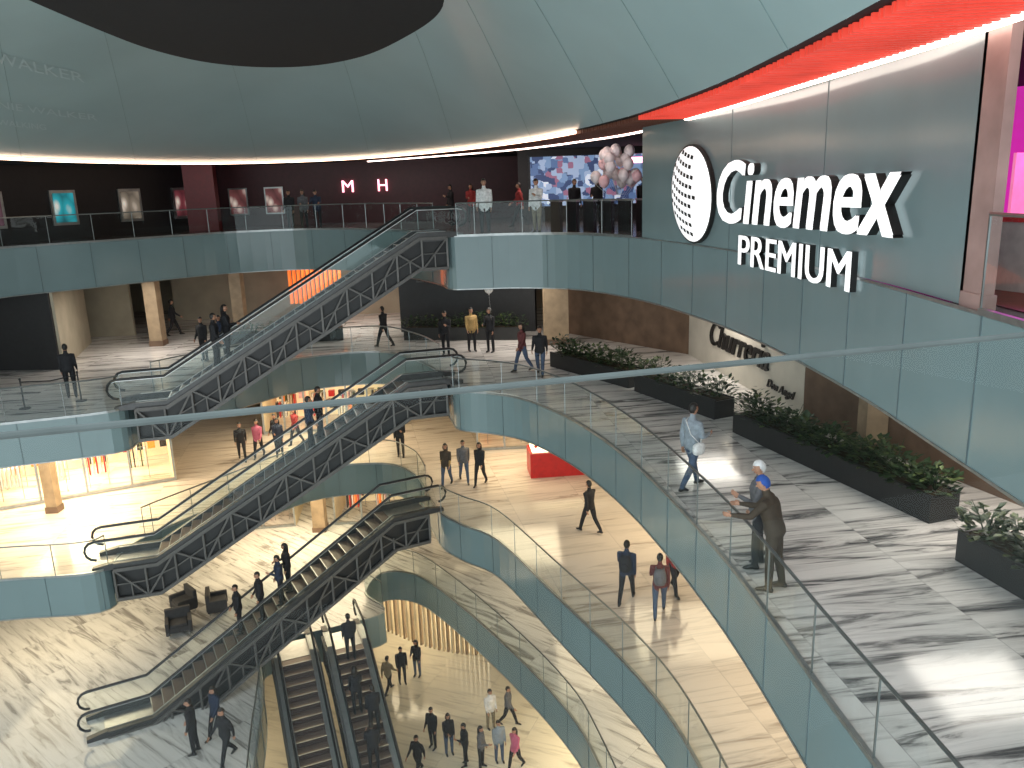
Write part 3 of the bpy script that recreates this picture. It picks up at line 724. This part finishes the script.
def base_person(name,thL=0,kL=3,thR=0,kR=3,armL=4,elL=14,armR=4,elR=14,lean=0,female=False,bag=None,abd=5,headyaw=0,headpitch=0,bulk=1.12):
    rad=math.radians
    body=MB(); bones=[]
    def dirv(a,ab=0): a=rad(a);ab=rad(ab); return Vector((math.sin(ab),math.sin(a)*math.cos(ab),-math.cos(a)*math.cos(ab)))
    sw=.170 if female else .195; hw=.10
    hipz=.93
    legs=[]
    for sg,th,kn in((-1,thL,kL),(1,thR,kR)):
        hip=Vector((sg*hw,0,hipz)); knee=hip+dirv(th,sg*1.5)*.43; ank=knee+dirv(th-kn,sg*.5)*.42; legs.append((sg,hip,knee,ank,th-kn))
    dz=.085-min(l[3].z for l in legs)
    off=Vector((0,0,dz))
    for sg,hip,knee,ank,sa in legs:
        hip,knee,ank=hip+off,knee+off,ank+off
        mid=hip.lerp(knee,.5); cm=knee.lerp(ank,.35)
        body.tube([hip+Vector((0,0,.05)),hip,mid,knee,cm,ank.lerp(knee,.12),ank-Vector((0,0,.03))],[(.075,.085),(.094,.10),(.086,.09),(.064,.068),(.062,.068),(.05,.055),(.045,.05)],'skin',12,side=(1,0,0))
        tilt=rad(max(0,-sa)*.6) 
        f=Vector((0,math.cos(tilt),-math.sin(tilt)*.6))
        if ank.z-.085<.02: f=Vector((0,1,0))
        hb=ank+Vector((0,-.06,-.045)); toe=ank+f*.19+Vector((0,0,-.055))
        body.tube([hb+Vector((0,-.015,0)),hb+f*.03,ank+f*.06+Vector((0,0,-.035)),toe-f*.05,toe],[(.028,.03),(.038,.04),(.04,.042),(.045,.028),(.025,.018)],'skin',10,side=(1,0,0))
        bones.append((hip,knee,.085,2)); bones.append((knee,ank,.052,2)); bones.append((hb,toe,.042,3)); bones.append((ank,ank-Vector((0,0,.04)),.035,3))
    piv=Vector((0,0,.95))+off; Rl=Matrix.Rotation(rad(-lean),3,'X')
    def up(x,y,z): return piv+Rl@(Vector((x,y,z-.95)))
    hips=.17 if female else .165; wst=.125 if female else .15; ch=.150 if female else .175; bk=bulk
    T=[(0,0,.85,.11,.10),(0,0,.90,hips,.125),(0,0,.98,hips,.128),(0,0,1.08,wst,.115),(0,.005,1.2,(wst+ch)/2,.125),(0,.01,1.31,ch,.135),(0,0,1.39,sw-.01,.115),(0,-.005,1.43,sw-.05,.09),(0,-.005,1.465,.08,.075),(0,.0,1.50,.06,.062),(0,.01,1.58,.054,.057)]
    body.tube([up(*t[:3]) for t in T],[(t[3]*(bk if t[2]<1.4 else 1),t[4]*(bk if t[2]<1.4 else 1)) for t in T],'skin',16,side=(1,0,0))
    bones.append((up(0,0,.90),up(0,0,.99),.17,0)); bones.append((up(0,0,1.0),up(0,0,1.38),.16,0)); bones.append((up(-sw+.04,0,1.41),up(sw-.04,0,1.41),.07,0)); bones.append((up(0,.005,1.51),up(0,.01,1.6),.045,4))
    bones.append((up(-.08,0,.85),up(.08,0,.85),.10,2))
    fin=MB()
    for sg,aa,el in((-1,armL,elL),(1,armR,elR)):
        sh=up(sg*sw,0,1.405); a1=dirv(aa,sg*abd); elb=sh+a1*.29; a2=dirv(aa+el,sg*(abd-4 if el<60 else -18)); wr=elb+a2*.25
        pm=wr+a2*.085
        body.tube([up(sg*(sw-.07),0,1.41),sh,sh.lerp(elb,.5),elb,elb.lerp(wr,.35),wr],[(.055,.065),(.064,.068),(.056,.06),(.048,.05),(.046,.048),(.030,.034)],'skin',12,side=(1,0,0))
        body.tube([wr-a2*.02,wr+a2*.02,wr+a2*.06,pm+a2*.01],[(.018,.028),(.018,.036),(.019,.042),(.014,.038)],'skin',10,side=(1,0,0))
        bones.append((sh,elb,.055,0)); bones.append((elb,wr,.040,1)); bones.append((wr+a2*.03,pm,.028,4))
        fw=a2.cross(Vector((1,0,0))).normalized(); inn=Vector((-sg,0,0)); inn=(inn-a2*a2.dot(inn)).normalized()
        for k,(o_,ln) in enumerate(((-.028,.072),(-.0095,.082),(.0095,.076),(.028,.060))):
            b0=pm+fw*o_-a2*.015; b1=b0+a2*(.015+ln*.42)+inn*.006; b2=b1+(a2*.85+inn*.5).normalized()*ln*.33; b3=b2+(a2*.6+inn*.8).normalized()*ln*.25
            fin.tube([b0,b1,b2,b3],[.0095,.009,.0082,.006],'slot_skin',6)
        fs_=fw if fw.y>0 else -fw
        b0=wr+a2*.025+fs_*.028; b1=b0+(a2*.7+fs_*.6+inn*.2).normalized()*.035; b2=b1+(a2+inn*.3).normalized()*.03
        fin.tube([b0,b1,b2],[.012,.010,.007],'slot_skin',6)
    me=body.mesh('tmp'); ob=bpy.data.objects.new('tmp',me); COL.objects.link(ob)
    md=ob.modifiers.new('r','REMESH'); md.mode='VOXEL'; md.voxel_size=.017
    sm=ob.modifiers.new('s','SMOOTH'); sm.factor=.5; sm.iterations=2
    bpy.context.view_layer.update(); dg=bpy.context.evaluated_depsgraph_get(); m2=bpy.data.meshes.new_from_object(ob.evaluated_get(dg))
    V=[v.co.copy() for v in m2.vertices]; F=[tuple(p.vertices) for p in m2.polygons]; Cn=[p.center.copy() for p in m2.polygons]
    bpy.data.objects.remove(ob); bpy.data.meshes.remove(m2)
    fin2=MB()
    for s in SL: fin2.mi('slot_'+s)
    def near(c):
        best=None;bs=9
        for a,b,r,sl in bones:
            ab=b-a; t=max(0,min(1,(c-a).dot(ab)/max(ab.length_squared,1e-9))); dd=(c-(a+ab*t)).length/r
            if dd<bs: bs=dd;best=sl
        return best if best is not None else 0
    o=len(fin2.v); fin2.v+=[tuple(v) for v in V]
    for f,c in zip(F,Cn): fin2.f.append(tuple(o+i for i in f)); fin2.m.append(near(c))
    o=len(fin2.v); fin2.v+=fin.v
    for f in fin.f: fin2.f.append(tuple(o+i for i in f)); fin2.m.append(4)
    hd=MB(); 
    def hf(q):
        x,y,z=q
        if z<0: x*=1-.28*(-z)**1.3; y=y*(1-.15*(-z)) if y<0 else y*(1-.02*-z)
        return Vector((x,y,z))
    hd.ell((0,0,0),(.076,.095,.118),'slot_skin',18,14,fn=hf)
    hd.tube([(0,.085,.015),(0,.108,-.022),(0,.088,-.034)],[(.007,.007),(.015,.013),(.012,.008)],'slot_skin',8,side=(1,0,0))
    for sx_ in(-1,1):
        hd.ell((sx_*.03,.083,.008),(.012,.008,.007),'slot_dark',8,6)
        hd.tube([(sx_*.014,.092,.028),(sx_*.032,.09,.032),(sx_*.048,.078,.026)],[.004,.005,.003],'slot_hair',5)
        hd.ell((sx_*.077,-.005,-.003),(.010,.02,.03),'slot_skin',8,6)
    hd.ell((0,.083,-.058),(.024,.008,.006),'slot_lipc',8,6)
    def hk(q): return (q[2]>.42) or (q[1]<.05 and q[2]>-.15) or (q[1]<-.3 and q[2]>-.55)
    hd.ell((0,-.004,.006),(.086,.104,.126),'slot_hair',18,14,keep=hk,fn=hf)
    if female:
        hd.tube([(0,-.045,.09),(0,-.085,0),(0,-.095,-.11),(0,-.10,-.22),(0,-.10,-.28)],[(.05,.04),(.085,.045),(.088,.04),(.075,.03),(.04,.02)],'slot_hair',12,side=(1,0,0))
        for sx_ in(-1,1): hd.tube([(sx_*.06,-.01,.06),(sx_*.083,-.02,-.03),(sx_*.08,-.03,-.14)],[.02,.028,.018],'slot_hair',8)
    Rh=Rl@Matrix.Rotation(rad(headyaw),3,'Z')@Matrix.Rotation(rad(-headpitch),3,'X'); hc=up(0,.022,1.655)
    o=len(fin2.v); fin2.v+=[tuple(hc+Rh@Vector(v)) for v in hd.v]
    for f,mi in zip(hd.f,hd.m): fin2.f.append(tuple(o+i for i in f)); fin2.m.append(SL.index(hd.mats[mi][5:]))
    if bag=='pack':
        bg=MB(); bg.ell((0,0,0),(.16,.10,.23),'slot_bag',14,10,fn=lambda q:Vector((math.copysign(abs(q.x)**.6,q.x),math.copysign(abs(q.y)**.7,q.y),math.copysign(abs(q.z)**.7,q.z))))
        bg.ell((0,-.09,-.06),(.11,.05,.12),'slot_bag',12,8)
        for sx_ in(-1,1): bg.tube([(sx_*.09,.05,.18),(sx_*.10,.13,.22),(sx_*.11,.27,.12),(sx_*.13,.25,-.05),(sx_*.14,.05,-.16)],[(.02,.008)]*5,'slot_bag',6)
        c=up(0,-.21,1.22)
        o=len(fin2.v); fin2.v+=[tuple(c+Rl@Vector(v)) for v in bg.v]
        for f in bg.f: fin2.f.append(tuple(o+i for i in f)); fin2.m.append(6)
    if bag=='side':
        bg=MB(); bg.ell((.24,-.05,.92),(.06,.14,.12),'slot_bag',12,8,fn=lambda q:Vector((math.copysign(abs(q.x)**.6,q.x),math.copysign(abs(q.y)**.6,q.y),math.copysign(abs(q.z)**.6,q.z))))
        bg.tube([(.22,-.02,1.02),(.12,-.15,1.2),(-.05,-.12,1.44),(-.12,.02,1.47),(-.05,.155,1.34),(.12,.14,1.1),(.23,.0,1.02)],[(.015,.006)]*7,'slot_bag',6)
        o=len(fin2.v); fin2.v+=[tuple(Vector(v)+off) for v in bg.v]
        for f in bg.f: fin2.f.append(tuple(o+i for i in f)); fin2.m.append(6)
    return fin2.mesh('person_'+name,True)
B={}
B['stand']=base_person('stand',thL=3,kL=4,thR=-3,kR=2,headyaw=18,armR=8,elR=24)
B['standF']=base_person('standF',female=True,armR=20,elR=70,headyaw=-20)
B['standB']=base_person('standB',thL=6,kL=6,thR=-4,kR=2,armL=20,elL=95,armR=5,elR=12,headpitch=12)
B['walk']=base_person('walk',thL=24,kL=6,thR=-16,kR=22,armL=-22,elL=18,armR=24,elR=28)
B['walkP']=base_person('walkP',thL=-16,kL=24,thR=24,kR=6,armL=22,elL=60,armR=-14,elR=30,bag='pack')
B['walkF']=base_person('walkF',thL=-14,kL=20,thR=20,kR=6,armL=18,elL=25,armR=-16,elR=14,female=True)
B['walkS']=base_person('walkS',thL=20,kL=5,thR=-15,kR=20,armL=-14,elL=20,armR=14,elR=80,bag='side')
B['lean']=base_person('lean',thL=4,kL=4,thR=-6,kR=4,armL=42,elL=45,armR=42,elR=45,lean=14,abd=6,headpitch=8,bulk=1.2)
def person(name,b,x,y,z,yaw,shirt='black',pants='black',h=1.0,fore=None,hair='dhair',bag='black',shoes='shoe'):
    ob=bpy.data.objects.new(name,B[b]); COL.objects.link(ob); ob.location=(x,y,z); ob.rotation_euler=(0,0,math.radians(yaw)); ob.scale=(h,h,h)
    mm=dict(shirt=shirt,fore=fore or shirt,pants=pants,shoes=shoes,skin='skin',hair=hair,bag=bag,dark='dark',lipc='lip')
    for i,s in enumerate(SL):
        ob.material_slots[i].link='OBJECT'; ob.material_slots[i].material=PM[mm[s]]
    return ob
P=person
# L4
P('security_guard','stand',-.72,27.7,L4,175,'white','black',1.05)
P('man','standB',1.05,28.0,L4,150,'white','khaki',1.02)
P('man','stand',-9.9,37.6,L4,170); P('woman','standF',-9.3,37.7,L4,190,'grey')
P('man','lean',-8.6,37.4,L4,180,'navy')
P('man','stand',2.6,31,L4,200); P('woman','standF',3.4,30.6,L4,160); P('man','walk',.55,33,L4,90,'red'); P('man','stand',5.2,31,L4,180)
P('woman','standF',-1.6,38,L4,180,'red'); P('man','standB',-2.6,39,L4,120)
# L3
P('man','walk',-16.1,38.0,L3,-60); P('man','stand',-14.75,26.1,L3,20,'black','black',1.03)
P('man','stand',-12.3,31.6,L3,160); P('woman','standF',-11.7,31.9,L3,200,'navy')
P('man','walk',-5.3,33.2,L3,60,'black'); P('man','standB',-2.55,31.0,L3,170); P('man','stand',-1.55,31.6,L3,200,'yellow','black')
P('woman','standF',-.8,31.3,L3,150); P('woman','walkF',.4,27.7,L3,120,'maroon','jeans'); P('man','walk',1.0,27.0,L3,170,'black','jeans')
P('man','walkS',3.74,16.0,L3,-60,'lblue','jeans',1.08,bag='white')
P('worker_blue_cap','lean',4.02,11.55,L3,60,'brown','brown',1.08,hair='blue'); P('worker_white_cap','standB',4.02,12.35,L3,80,'grey','black',1.06,hair='white')
# L2
for x,y,b,c,yw in((-11.85,33.2,'walk','black',200),(-11.2,33.5,'walkF','pink',180),(-10.6,34.2,'stand','black',150),(-10.3,33.5,'standF','navy',190),(-10.0,35.2,'walkF','red',150)):
    P('woman' if 'F' in b else 'man',b,x,y,L2,yw,c)
P('man','standB',-4.9,32.9,L2,180)
P('woman','walkF',-2.65,29.2,L2,170,'brown','jeans',fore='yellow'); P('man','walk',-2.0,29.6,L2,190,'grey','jeans'); P('woman','walkF',-1.35,29.2,L2,160,'black')
P('man','walk',2.4,24.5,L2,40,'black','black',1.05)
P('man','walkP',2.94,19.9,L2,-20,'navy','black',1.05); P('man','walkP',3.7,19.15,L2,-10,'maroon','jeans',1.02,bag='grey'); P('woman','walkF',4.35,20.3,L2,200,'red','black',1.02)
# L1
P('man','stand',-9.75,20.5,L1,100,'black',h=1.03); P('woman','walkF',-9.3,21.2,L1,150,'navy'); P('man','walk',-8.65,20.1,L1,150,'black',h=1.03)
# L0
for x,y,b,c,yw,p in((-5.7,30.1,'walk','khaki',-30,'black'),(-5.2,30.7,'stand','black',200,'black'),(-4.6,31.2,'standF','black',160,'jeans'),(-3.5,26.5,'stand','black',150,'black'),(-2.85,26.1,'standF','black',200,'jeans'),(-2.2,25.5,'standB','black',110,'black'),(-1.3,27.5,'stand','white',210,'khaki'),(-.6,27.7,'walk','grey',250,'black'),(-1.6,25.3,'standF','grey',250,'black'),(-.95,25.6,'stand','lblue',200,'jeans'),(-.35,25.2,'walkF','pink',140,'black'),(-3.9,25.0,'walk','black',150,'black')):
    P('woman' if 'F' in b else 'man',b,x,y,L0,yw,c,p)
def rider(ES,i,w,b,yawadd,name='man',**k):
    W,pz,Lh,fl,ns,ds,dz,z0=ES; s=fl+(i+.62)*ds; q=W(s,w,z0+(i+1)*dz); q2=W(s+1,w,0); q1=W(s,w,0)
    yaw=math.degrees(math.atan2((q2-q1).y,(q2-q1).x))-90+yawadd
    P(name,b,q.x,q.y,q.z,yaw,**k)
rider(ES1,4,-.2,'stand',0); rider(ES1,5,.2,'standF',0,'woman'); rider(ES2,14,-.2,'stand',0,shirt='navy'); rider(ES2,15,.2,'standB',0)
rider(ES3,10,-.2,'stand',180); rider(ES3,13,.2,'standF',180,'woman'); rider(ES3,12,-.15,'standB',180,shirt='navy'); rider(ES3,8,.1,'stand',180)
rider(ES5,22,0,'stand',0); rider(ES5,15,-.2,'stand',0); rider(ES5,17,.2,'standF',0,'woman'); rider(ES5,12,.1,'standB',0)

# ------------------------------------------------------------ lights
def area(name,loc,size,power,col,sy=None):
    l=bpy.data.lights.new(name,'AREA'); l.energy=power; l.color=col; l.size=size
    if sy: l.shape='RECTANGLE'; l.size_y=sy
    o=bpy.data.objects.new(name,l); COL.objects.link(o); o.location=loc; return o
WARM=(1,.80,.52); NEU=(1,.92,.82)
for i,(x,y,s,p) in enumerate([(-4,35.5,5,520),(5,26,5,450),(5,19,5,350),(-14,24,6,300)]): area('ceiling_light_ground',(x,y,3.45),s,p,WARM)
for x,y,s,p,c in [(-17,26.5,5,300,WARM),(-10,34.5,5,650,WARM),(4,30,5,350,WARM),(6,21,4,300,WARM)]: area('ceiling_light_first',(x,y,8.25),s,p,c)
for x,y,s,p in [(-18,30.5,4,1000),(-15.5,26.2,3,480),(-9,34.5,4,480),(0,31,3.5,260),(5.5,24,3.5,220),(6.5,15,3.5,170)]: area('ceiling_light_second',(x,y,13.05),s,p,WARM)
for x,y,s,p in [(-15,33,3,150),(-8,38,4,180),(0,32,3,140),(6.5,25,2,120),(8.5,13,2,110)]: area('ceiling_light_third',(x,y,17.35),s,p,NEU)
for x,y,s,p in [(2,33,3,90),(-6,40,3,40)]: area('ceiling_light_lobby',(x,y,22.1),s,p,(1,.8,.7))
area('purple_lamp',(8.5,12.5,22.0),1.5,120,(.9,.1,.7))
w=bpy.data.worlds.new('w'); SC.world=w; w.use_nodes=True; bg=w.node_tree.nodes['Background']; bg.inputs[0].default_value=(.82,.91,.94,1); bg.inputs[1].default_value=2.3
